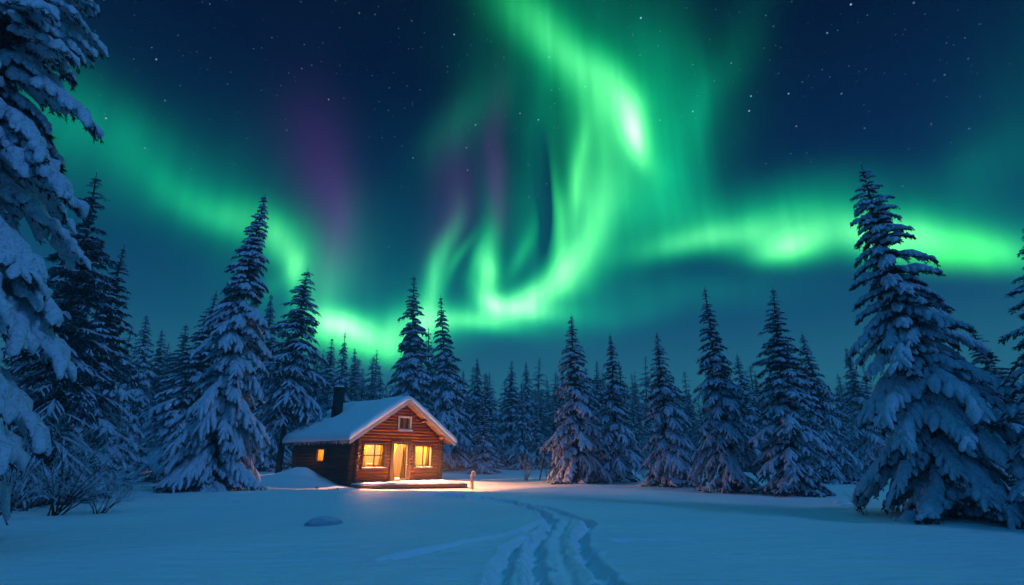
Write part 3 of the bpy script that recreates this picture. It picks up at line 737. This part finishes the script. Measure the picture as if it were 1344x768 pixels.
def spruce(seed, H, Rr, nbr, sub, rings, seg, tw, skirt=.02, pw=.9, droop=.45, padw=1.0, tl=.16, rag=.25, snowmat='snow_mid', needlemat='needles', single=False, amin=None, subl=1.0, tk=1.0, fat=1.0, lump=.28):
    rs = np.random.RandomState(seed)
    # boughs in loose whorls, closer together towards the top
    nwh = max(8, int(nbr / 5.5)); wh = 1 - (1 - np.linspace(0, 1, nwh)) ** 1.12
    t_ = skirt + (.965 - skirt) * np.sort(wh[rs.randint(0, nwh, nbr)] + rs.uniform(-.35, .35, nbr) / nwh); t_ = np.clip(t_, skirt, .965)
    az_ = (np.arange(nbr) * 2.39996 + rs.uniform(-.5, .5, nbr))
    r = Rr * 1.06 * ((1 - t_) ** (pw * .92) + .012) * (1 - .26 * np.clip((.30 - t_) / .30, 0, 1)) * (1 + rag * rs.uniform(-1, 1, nbr))
    # a few gaps and a few long limbs
    r *= np.where(rs.uniform(size=nbr) < .10, .62, 1); r *= np.where(rs.uniform(size=nbr) < .06, 1.22, 1)
    bow = .012 * H * np.sin(t_ * 3 + seed)
    P = np.stack([bow, bow * .6, t_ * H], 1)
    rise = .42 * (t_ - .40)              # top boughs rise a little, low ones hang
    D_ = np.stack([np.cos(az_), np.sin(az_), rise], 1)
    dr = droop * (1.15 - .55 * t_) * (1 + .25 * rs.uniform(-1, 1, nbr))
    # keep lowest boughs out of the ground
    dr = np.minimum(dr, np.maximum(rise + (P[:, 2] - .02 * H) / r, .02))
    side = np.stack([-D_[:, 1], D_[:, 0], 0 * r], 1)
    tsc = np.clip((1 - t_) * 2.6, .16, 1) ** .8
    VV = []; FF = []; nv_ = 0; TV = []; TF = []; tn = 0
    def addp(a):
        nonlocal nv_
        VV.append(a[0]); FF.append(a[1] + nv_); nv_ += len(a[0])
    base_w = (.075 * r + .035 * (H / 11) * np.sqrt(np.clip((1 - t_) * 2, .04, 1)))
    s0 = .16
    st = P + D_ * (r * s0)[:, None]; st[:, 2] -= dr * r * s0 ** 2
    Dm = D_.copy(); Dm[:, 2] -= 2 * dr * s0
    a = pads(st, Dm, r * (1 - s0), base_w * padw, base_w * .75 * padw * tk, dr, rings, seg, rs, lump); addp(a)
    cmain = a[2]
    # side branchlets
    sp, sd, sl, sw, sdr = [], [], [], [], []
    for k in range(sub):
        s = s0 + (1 - s0) * (k + .6) / (sub + .1) * .95 + rs.uniform(-.04, .04, nbr)
        sg = np.where((k + np.arange(nbr)) % 2 == 0, 1., -1.)
        p = P + D_ * (r * s)[:, None]; p[:, 2] -= dr * r * s ** 2
        an = sg * rs.uniform(.55, 1.05, nbr)
        ca, sa = np.cos(an), np.sin(an)
        dd = np.stack([D_[:, 0] * ca - D_[:, 1] * sa, D_[:, 0] * sa + D_[:, 1] * ca, rise - 2 * dr * s * .5 - .12 + rs.uniform(-.12, .08, nbr)], 1)
        ll = r * subl * np.where(t_ < .15, .8, 1) * (.46 - .24 * s) * rs.uniform(.7, 1.25, nbr) + .015 * H / 11
        sp.append(p); sd.append(dd); sl.append(ll); sw.append((.15 * fat * ll + .028 * (H / 11) * np.sqrt(np.clip((1 - t_) * 2, .04, 1))) * rs.uniform(.8, 1.25, nbr)); sdr.append(dr * 1.1)
    if sub:
        sp, sd, sl, sw, sdr = map(np.concatenate, (sp, sd, sl, sw, sdr))
        b = pads(sp, sd, sl, sw * padw, sw * .75 * padw * tk, sdr, max(4, rings - 2), max(4, seg - 1) if seg > 5 else seg, rs, lump); addp(b)
        sside = np.stack([-sd[:, 1], sd[:, 0], 0 * sl], 1)
        k = int(tw * .7)
        c2 = b[2].copy(); c2[..., 2] -= .02
        q = twigs(c2, sd, sside, k, tl, tl * .11, rs, .7, np.tile(tsc, sub)); TV.append(q[0]); TF.append(q[1] + tn); tn += len(q[0])
    c1 = cmain.copy(); c1[..., 2] -= .03
    q = twigs(c1, D_, side, int(tw * .3), tl * 1.2, tl * .13, rs, .7, tsc); TV.append(q[0]); TF.append(q[1] + tn); tn += len(q[0])
    # dark inner sprays close to the stem
    inn = np.concatenate([P[:, None, :], cmain[:, :2, :]], 1)
    q = twigs(inn, D_, side, int(tw * .22), tl * 1.6, tl * .16, rs, .9, tsc); TV.append(q[0]); TF.append(q[1] + tn)
    # limbs (bare wood) as thin tubes
    zs = np.linspace(-.04 * H, H, 14); tt = np.clip(zs / H, 0, 1)
    path = np.stack([.012 * H * np.sin(tt * 3 + seed), .0072 * H * np.sin(tt * 3 + seed), zs], 1)
    rad = .0135 * H * (1 - tt) ** .8 + .012; rad[-1] = .004
    tv, tf = tube_np(path, rad, 9)
    for k in rs.choice(nbr, min(nbr, 90), replace=False):
        cc = np.concatenate([P[k][None], cmain[k][:-1]]); cc = cc.copy(); cc[:, 2] -= .02
        rr = np.linspace(.0035 * H * (1 - t_[k]) + .012, .004, len(cc))
        th = np.array([0, 2.09, 4.19]); sd_ = side[k]
        v_ = (cc[:, None, :] + (sd_[None, None] * np.cos(th)[None, :, None] + np.array([0, 0, 1.])[None, None] * np.sin(th)[None, :, None]) * rr[:, None, None]).reshape(-1, 3)
        n = len(cc); i = np.arange(n - 1)[:, None] * 3; kk = np.arange(3)[None]; k2 = (kk + 1) % 3
        tf = np.vstack([tf, np.stack([i + kk, i + k2, i + 3 + k2, i + 3 + kk], -1).reshape(-1, 4) + len(tv)]); tv = np.vstack([tv, v_])
    # snow-crusted leader
    sv, sf = tube_np(np.stack([path[-4:, 0], path[-4:, 1], path[-4:, 2] + .01], 1), np.array([.030, .024, .018, .006]) * H / 11, 7)
    addp((sv, sf))
    V1, F1_ = np.vstack(VV), np.vstack(FF); V2, F2_ = np.vstack(TV), np.vstack(TF)
    if single:
        Vt = np.vstack([tv, V2, V1]); Ft = np.vstack([tf, F2_ + len(tv), F1_ + len(tv) + len(V2)])
        fm = np.concatenate([np.zeros(len(tf)), np.ones(len(F2_)), np.full(len(F1_), 2)])
        o = mk('distant_spruce', Vt, Ft, None, None, True, ['bark', needlemat, snowmat], fm)
        return o
    root = empty('spruce_tree', (0, 0, 0))
    mk('trunk', tv, tf, 'bark', root, True)
    cr = mk('crown', V2, F2_, needlemat, root, False)
    mk('snow_load', V1, F1_, snowmat, cr, True)
    return root
def copy_tree(o, parent=None):
    c = o.copy(); COL.objects.link(c); c.parent = parent
    if parent: c.matrix_parent_inverse = o.matrix_parent_inverse
    for ch_ in o.children: copy_tree(ch_, c)
    return c
PH, PR = 11.0, 2.2
mids = [spruce(20 + i, PH, PR, 210, 8, 7, 6, 26000, subl=.80, fat=1.5, lump=.36, skirt=.015, pw=[1.05, .98, 1.15, 1.02, 1.1, .95][i], droop=[.45, .52, .42, .6, .5, .36][i], padw=[.84, .90, .80, .88, .82, .92][i], rag=[.28, .3, .34, .26, .36, .3][i], tl=.20, tk=.85) for i in range(6)]
barelow = spruce(40, PH, PR, 180, 7, 7, 6, 26000, skirt=.26, pw=.85, droop=.42, padw=.7, rag=.42, tl=.20)
dark = spruce(41, PH, PR, 170, 6, 6, 6, 32000, skirt=.03, pw=.95, droop=.30, padw=.48, rag=.42, tl=.24, needlemat='needles_rimed')
hero_l = spruce(50, 15.5, 3.2, 330, 14, 8, 8, 90000, subl=.70, fat=1.4, lump=.38, skirt=.01, pw=1.05, droop=.50, padw=.92, tl=.19, rag=.32, snowmat='snow_near')
hero_r = spruce(51, 10.4, 2.5, 200, 15, 9, 9, 110000, subl=.60, fat=1.85, lump=.42, skirt=.01, pw=.88, droop=.48, padw=.86, tl=.14, rag=.42, snowmat='snow_near', tk=1.25)
giant = spruce(52, 15.0, 2.6, 250, 17, 10, 10, 190000, subl=.60, fat=1.8, lump=.42, skirt=.13, pw=.50, droop=.62, padw=.90, tl=.15, rag=.38, snowmat='snow_near', tk=1.25)
protoset = {'m%d' % i: (mids[i], PH, PR) for i in range(6)}
protoset.update({'bare': (barelow, PH, PR), 'dark': (dark, PH, PR), 'hl': (hero_l, 15.5, 3.2), 'hr': (hero_r, 10.4, 2.5), 'giant': (giant, 15.0, 2.6)})
used = set()
def place(kind, x, y, ztip, ddx, rad, label, rot=None, name=None, far=True):
    pr, ph, prr = protoset[kind]
    k = 1.0
    hmax = 15.5
    lo_ = 54 if -45 < x / y * 62 < -4 and y > 60 else 40          # keep clear of the cabin
    if y > 44 and ztip > hmax: k = (hmax - 1.5) / (ztip - 1.5)
    if y * k > 62: k = min(k, 62 / y)
    k = max(k, lo_ / y) if y > lo_ else 1.0
    x, y, ddx, rad = x * k, y * k, ddx * k, rad * k; ztip = 1.5 + (ztip - 1.5) * k
    z = gz(x, y) - .05
    if kind[0] == 'm': rad *= .88
    o = pr if kind not in used else copy_tree(pr)
    used.add(kind)
    tip = Vector((ddx, 0, ztip - z)); Hh = tip.length
    if rot is None: rot = (x * 7.31 + y * 3.17) % 6.283
    q = Vector((0, 0, 1)).rotation_difference(tip.normalized()) @ Quaternion((0, 0, 1), rot)
    o.rotation_mode = 'QUATERNION'; o.rotation_quaternion = q
    o.location = (x, y, z); s = Hh / ph; sr = rad / prr
    o.scale = (sr, sr, s)
    tag(o, label, 'tree', 'spruces around the clearing')
    return o
TREES = [
 ('giant', -10.75, 8.4, 14.5, 0.3, 2.2, 'giant snow-laden spruce at the left frame edge, its tip out of frame'),
 ('dark', -16.06, 18.42, 12.73, -0.92, 2.0, 'dark slender spruce right behind the giant snowy spruce at the far left'),
 ('m2', -18.94, 23.65, 11.75, -0.41, 2.7, 'broad spruce behind the frosted shrub, second tip from the left'),
 ('m3', -57.06, 79.92, 24.08, -1.85, 5.2, 'hazy spruce at the left, leftmost of three before the tall broad spruce'),
 ('m1', -62.37, 93.16, 24.85, -3.24, 5.0, 'hazy spruce at the left, middle of three before the tall broad spruce'),
 ('dark', -58.3, 93.16, 25.74, -2.77, 5.3, 'hazy spruce at the left whose tip almost touches the tall broad spruce'),
 ('m0', -21.66, 35.24, 13.2, 0.12, 3.2, 'darker spruce hidden behind the left flank of the tall broad spruce'),
 ('hl', -13.9, 25.2, 15.62, 0.4, 2.35, 'tall broad spruce with heavy snow clumps standing left of the cabin'),
 ('m4', -32.2, 69.99, 24.46, -2.22, 4.4, 'spruce peeking out just right of the tall broad spruce'),
 ('bare', -23.26, 53.44, 21.71, 0.84, 4.4, 'spruce with a bare lower trunk beside the cabin roof'),
 ('m5', -36.81, 101.59, 25.06, 0.32, 4.6, 'leftmost of three small spruces above the cabin chimney'),
 ('m0', -36.24, 111.7, 28.8, -1.14, 4.4, 'middle and tallest of three small spruces above the cabin chimney'),
 ('m1', -33.4, 111.7, 25.15, -1.41, 4.4, 'rightmost of three small spruces above the cabin chimney'),
 ('m2', -42.77, 159.36, 26.8, -0.18, 5.0, 'little spruce tip over the middle of the cabin roof'),
 ('m5', -16.6, 86.03, 33.02, -0.97, 6.2, 'tall spruce rising behind the gable of the cabin, left of its neighbour'),
 ('m0', -7.41, 65.9, 22.57, -2.26, 4.3, 'tall spruce just right of the cabin gable against the green aurora'),
 ('m3', -8.14, 93.16, 16.99, -0.9, 3.3, 'hazy spruce close to the right side of the tall spruce beside the gable'),
 ('m4', -5.91, 93.16, 19.23, -0.53, 3.7, 'hazy slender spruce, taller of the pair right of the cabin'),
 ('m1', -4.1, 111.7, 19.4, -1.56, 4.1, 'hazy slender spruce, shorter of the pair right of the cabin'),
 ('m2', -2.47, 48.84, 6.96, -0.33, 1.9, 'short full young spruce behind the wooden post'),
 ('m5', 0.0, 86.03, 17.49, 0.0, 3.5, 'hazy spruce at the middle, left one of the two even twins'),
 ('m3', 2.42, 86.03, 17.36, 0.03, 3.4, 'hazy spruce at the middle, right one of the two even twins'),
 ('m0', 8.01, 93.16, 14.63, -0.28, 3.3, 'low hazy spruce touching the left side of the tall middle spruce'),
 ('m1', 4.2, 34.18, 11.05, -0.09, 2.3, 'tall snowy spruce just right of the middle, first of the front row'),
 ('m2', 10.93, 69.99, 14.5, 0.73, 2.9, 'slim hazy spruce between the first two front row spruces right of the cabin'),
 ('m4', 6.94, 35.24, 9.95, -0.17, 2.1, 'second snowy spruce of the front row right of the cabin'),
 ('m5', 18.91, 79.92, 11.83, 0.2, 2.6, 'small hazy spruce between the second and third front row spruces'),
 ('m3', 9.11, 30.54, 8.96, -0.34, 2.1, 'third snowy spruce of the front row, with a wide skirt on the snow'),
 ('m4', 30.99, 93.16, 13.54, 1.04, 3.0, 'small hazy spruce between the third and fourth front row spruces'),
 ('m0', 10.46, 25.76, 10.25, -0.3, 1.95, 'fourth snowy spruce of the front row, tall with a long thin tip'),
 ('m1', 22.77, 51.03, 11.6, -0.24, 2.6, 'spruce close behind the right side of the tall thin-tipped one'),
 ('m2', 29.59, 62.27, 11.48, -0.09, 2.6, 'small spruce in the gap left of the fifth front row spruce'),
 ('m5', 12.21, 23.65, 9.53, 0.5, 2.0, 'fifth snowy spruce of the front row, fullest of the row'),
 ('m3', 19.6, 33.19, 9.56, -0.34, 2.2, 'spruce standing right behind the fullest front row spruce'),
 ('m0', 50.98, 79.92, 12.18, -1.03, 3.0, 'small hazy spruce left of the slim one beside the huge right spruce'),
 ('m4', 31.38, 46.82, 11.49, -0.33, 2.5, 'slim hazy spruce next to the left side of the huge right spruce'),
 ('hr', 11.07, 14.04, 10.31, -0.09, 1.92, 'huge spruce with thick drooping snow clumps, nearest on the right'),
 ('m2', 26.71, 28.29, 8.86, -0.74, 2.7, 'spruce behind the right side of the huge right spruce'),
 ('m1', 12.6, 11.6, 7.2, 0.20, 1.9, 'spruce cut by the right edge of the frame'),
]
for tr in TREES:
    o = place(*tr)
# far forest
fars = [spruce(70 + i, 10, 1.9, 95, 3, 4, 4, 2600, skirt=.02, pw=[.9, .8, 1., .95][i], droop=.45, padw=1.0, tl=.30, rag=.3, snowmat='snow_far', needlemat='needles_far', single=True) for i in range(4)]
rf_ = random.Random(11)
spots = []
def try_spot(x, y, dmin):
    for a, b in spots:
        if (a - x) ** 2 + (b - y) ** 2 < dmin * dmin: return False
    spots.append((x, y)); return True
rows = [(54, 66, 78, 6, 10), (66, 84, 104, 8.5, 13), (84, 112, 104, 12, 17.5)]
n_far = 0
for (y0, y1, cnt, h0, h1) in rows:
    k = 0; tries = 0
    while k < cnt and tries < 4000:
        tries += 1
        y = rf_.uniform(y0, y1); x = rf_.uniform(-1.0, 1.05) * y
        if not try_spot(x, y, 1.5): continue
        h = rf_.uniform(h0, h1); 
        side_ = abs(x) / y
        if x < 0: h *= 1 + .45 * side_
        if rf_.random() < .12: h *= 1.2
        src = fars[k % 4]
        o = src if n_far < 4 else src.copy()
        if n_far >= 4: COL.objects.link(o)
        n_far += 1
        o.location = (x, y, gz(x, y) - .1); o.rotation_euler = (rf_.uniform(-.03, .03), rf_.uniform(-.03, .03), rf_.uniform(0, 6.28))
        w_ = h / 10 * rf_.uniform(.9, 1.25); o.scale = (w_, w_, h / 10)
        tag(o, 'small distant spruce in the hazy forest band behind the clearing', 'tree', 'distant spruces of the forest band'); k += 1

# ------------------------------------------------------------------ shrubs, saplings, weeds
def shrub(loc, H, spread, nst, seed, lean, rime, label, depth=3, name='frosted_shrub', r0=.016, kids=(3, 5), group=None, cat='shrub'):
    rr = random.Random(seed); dark_ = MB(); white = MB(); stems_ = []
    def br(p, d, L, r, dep):
        n = 5; pts = [p]; q = p.copy(); dd = d.copy()
        for i in range(n):
            dd = (dd + Vector((rr.uniform(-.16, .16), rr.uniform(-.16, .16), rr.uniform(-.12, .10) - (.05 if dep < depth else 0)))).normalized()
            q = q + dd * (L / n); pts.append(q.copy())
        if dep == depth: tgt = MB(); stems_.append(tgt)
        else: tgt = white if rr.random() < rime else dark_
        tgt.tube(pts, [r * (1 - .75 * i / n) for i in range(n + 1)], 4 if dep < depth else 5, False)
        if dep == 0: return
        for i in range(rr.randint(*kids)):
            j = rr.randint(1, n); a = rr.uniform(-1, 1)
            nd = (dd + Vector((rr.uniform(-.8, .8), rr.uniform(-.8, .8), rr.uniform(-.25, .55)))).normalized()
            br(pts[j], nd, L * rr.uniform(.4, .62), r * .5, dep - 1)
    for i in range(nst):
        a = rr.uniform(-1, 1)
        d = Vector((lean + a * spread, rr.uniform(-.5, .3) * spread, 1.0)).normalized()
        br(Vector((rr.uniform(-.12, .12), rr.uniform(-.12, .12), -.05)), d, H * rr.uniform(.55, .9), r0, depth)
    root = empty(name, (loc[0], loc[1], gz(*loc[:2])), 0, label, cat, group)
    for sm in stems_: sm.build('stem', 'twig', root)
    if dark_.v: tag(dark_.build('fine_twigs', 'twig', root), kind='stuff')
    if white.v: tag(white.build('rimed_twigs', 'twig_rimed', root), kind='stuff')
    return root
shrub((-12.6, 15.3), 2.6, .75, 12, 1, .50, .9, 'big frosted shrub with bare stems fanning right, under the left spruces', 4, r0=.022)
shrub((-14.6, 16.0), 2.5, .8, 12, 2, .1, .95, 'frosted shrub at the left edge, behind the big fanning one', 4, r0=.020)
shrub((-11.7, 15.7), 1.2, 1.3, 10, 3, .5, .9, 'low frosted shrub spreading to the right of the big fanning one', 4, r0=.015)
shrub((-13.6, 14.6), 1.5, 1.2, 10, 4, .1, .92, 'low frosted shrub in front of the leftmost stems', 4, r0=.015)
shrub((1.9, 38.8), 2.6, .12, 1, 5, 0, .5, 'dark bare sapling standing alone right of the wooden post', 2, name='bare_sapling', r0=.05, cat='sapling')
shrub((1.0, 39.4), 1.7, .35, 9, 6, 0, .95, 'small whitish frosted bush at the left of the bare sapling', 3)
shrub((2.6, 39.6), 1.5, .35, 7, 7, 0, .9, 'small whitish frosted bush at the right of the bare sapling', 3)
shrub((5.7, 37.4), .9, .8, 8, 8, 0, .8, 'low frosted twigs left of the tall middle spruce, on the bank', 2, name='frosted_twigs', r0=.01)
shrub((9.3, 38), 1.0, .7, 9, 9, 0, .8, 'low frosted twigs between the second and third front row spruces', 2, name='frosted_twigs', r0=.012)
shrub((9.75, 15.3), .75, .35, 4, 10, -.35, .2, 'thin dark twigs poking from the snow left of the huge right spruce', 2, name='weed_stems', r0=.008, cat='twigs')
shrub((12.4, 13.6), .9, .35, 5, 12, -.1, .2, 'thin dark twigs poking from the snow at the right frame edge', 2, name='weed_stems', r0=.008, cat='twigs')
shrub((-10.0, 28.1), .32, .3, 4, 13, 0, .3, 'tiny upright stalks in the snow left of the deck', 1, name='weed_stems', r0=.02, cat='twigs', kids=(1, 2))
shrub((-8.9, 27.9), .30, .7, 6, 14, 0, .5, 'tiny cluster of stalks by the near corner of the deck', 1, name='weed_stems', r0=.014, cat='twigs', kids=(1, 2))

# snow hummocks / mound with painted shade
def lump(name, loc, sx, sy, sz, seed, mat, label, cat, sink=.3):
    nu, nv = 36, 18; vs = []; 
    U = np.linspace(0, 2 * np.pi, nu, endpoint=False); V_ = np.linspace(.02, np.pi - .02, nv)
    uu, vv = np.meshgrid(U, V_)
    x = np.cos(uu) * np.sin(vv); y = np.sin(uu) * np.sin(vv); z = np.cos(vv)
    n = 1 + .10 * wob(x * 2 + z, y * 2, 1.5, seed) + .03 * wob(x * 6, y * 6 + z * 3, 1.5, seed + 1)
    P_ = np.stack([x * n * sx, y * n * sy, z * n * sz], -1).reshape(-1, 3)
    idx = np.arange(nu * nv).reshape(nv, nu); i2 = np.roll(idx, -1, 1)
    F_ = np.stack([idx[:-1], idx[1:], i2[1:], i2[:-1]], -1).reshape(-1, 4)
    o = mk(name, P_, F_, mat, None, True); o.location = (loc[0], loc[1], gz(loc[0], loc[1]) - sink * sz)
    return tag(o, label, cat)
m, t = new_mat('shade_blue_snow'); p = geopos(t)
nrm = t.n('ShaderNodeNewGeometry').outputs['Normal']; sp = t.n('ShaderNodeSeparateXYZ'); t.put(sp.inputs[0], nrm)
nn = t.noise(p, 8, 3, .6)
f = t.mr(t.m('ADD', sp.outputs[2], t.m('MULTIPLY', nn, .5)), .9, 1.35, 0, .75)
pbsdf(t, t.mixc(f, (.26, .33, .42), (.62, .70, .78)), .8, .2, bump(t, nn, .4, .03)); M['shade_blue_snow'] = m  # shade of a dip put into the mound's bluish colour, paler on top
lump('mound', (-4.3, 12.75), .44, .42, .23, 3, 'shade_blue_snow', 'rounded dark boulder of snow, shade put into its blue, in the open foreground', 'mound', .3)
lump('snow_hummock', (10.95, 18.3), .30, .26, .2, 5, 'snow_lump', 'small rounded snow hummock left of the huge right spruce', 'snow hummock', .2)
lump('snow_hummock', (-1.45, 29.8), .28, .2, .14, 6, 'snow_lump', 'little snow lump just right of the wooden post', 'snow hummock', .2)

# weathered post with a hooked head beside the deck
pz = gz(-2.42, 33.6)
post = empty('wooden_post', (-2.42, 33.6, pz), .2, 'short weathered wooden post with a hooked head at the right end of the deck', 'post')
mb = MB(); mb.tube([(0, 0, -.2), (.01, 0, .2), (-.015, 0, .45), (.02, 0, .62)], [.085, .075, .08, .07], 9); mb.build('shaft', 'post_wood', post, True)
mb = MB(); mb.tube([(-.10, 0, .05), (-.13, 0, .3), (-.12, 0, .55)], [.03, .045, .03], 7); mb.build('side_stake', 'post_wood', post, True)
mb = MB(); mb.tube([(-.04, 0, .56), (-.09, 0, .70), (-.02, 0, .82), (.10, 0, .84), (.19, 0, .76), (.20, 0, .66)], [.05, .085, .10, .085, .05, .02], 9); mb.build('hooked_head', 'post_wood', post, True)
mb = MB(); mb.tube([(-.08, 0, .88), (0, 0, .93), (.12, 0, .91), (.18, 0, .84)], [.03, .06, .055, .02], 8); mb.build('snow_cap', 'snow_lump', post, True)
post.scale = (.85, .85, 1.12)

# ------------------------------------------------------------------ haze
HAZE = 0.0033
vs = [(x, y, z) for z in (-3, 22.8) for y in (-125, 270) for x in (-270, 270)]
m, t = new_mat('haze'); pv = t.n('ShaderNodeVolumePrincipled')
pv.inputs['Color'].default_value = (.80, .90, 1.0, 1); pv.inputs['Density'].default_value = HAZE; pv.inputs['Anisotropy'].default_value = 0.0
t.nt.links.new(pv.outputs[0], t.out.inputs['Volume']); M['haze'] = m
hz = mk('haze', vs, [(0, 2, 3, 1), (4, 5, 7, 6), (0, 1, 5, 4), (2, 6, 7, 3), (0, 4, 6, 2), (1, 3, 7, 5)], 'haze'); tag(hz, kind='stuff')
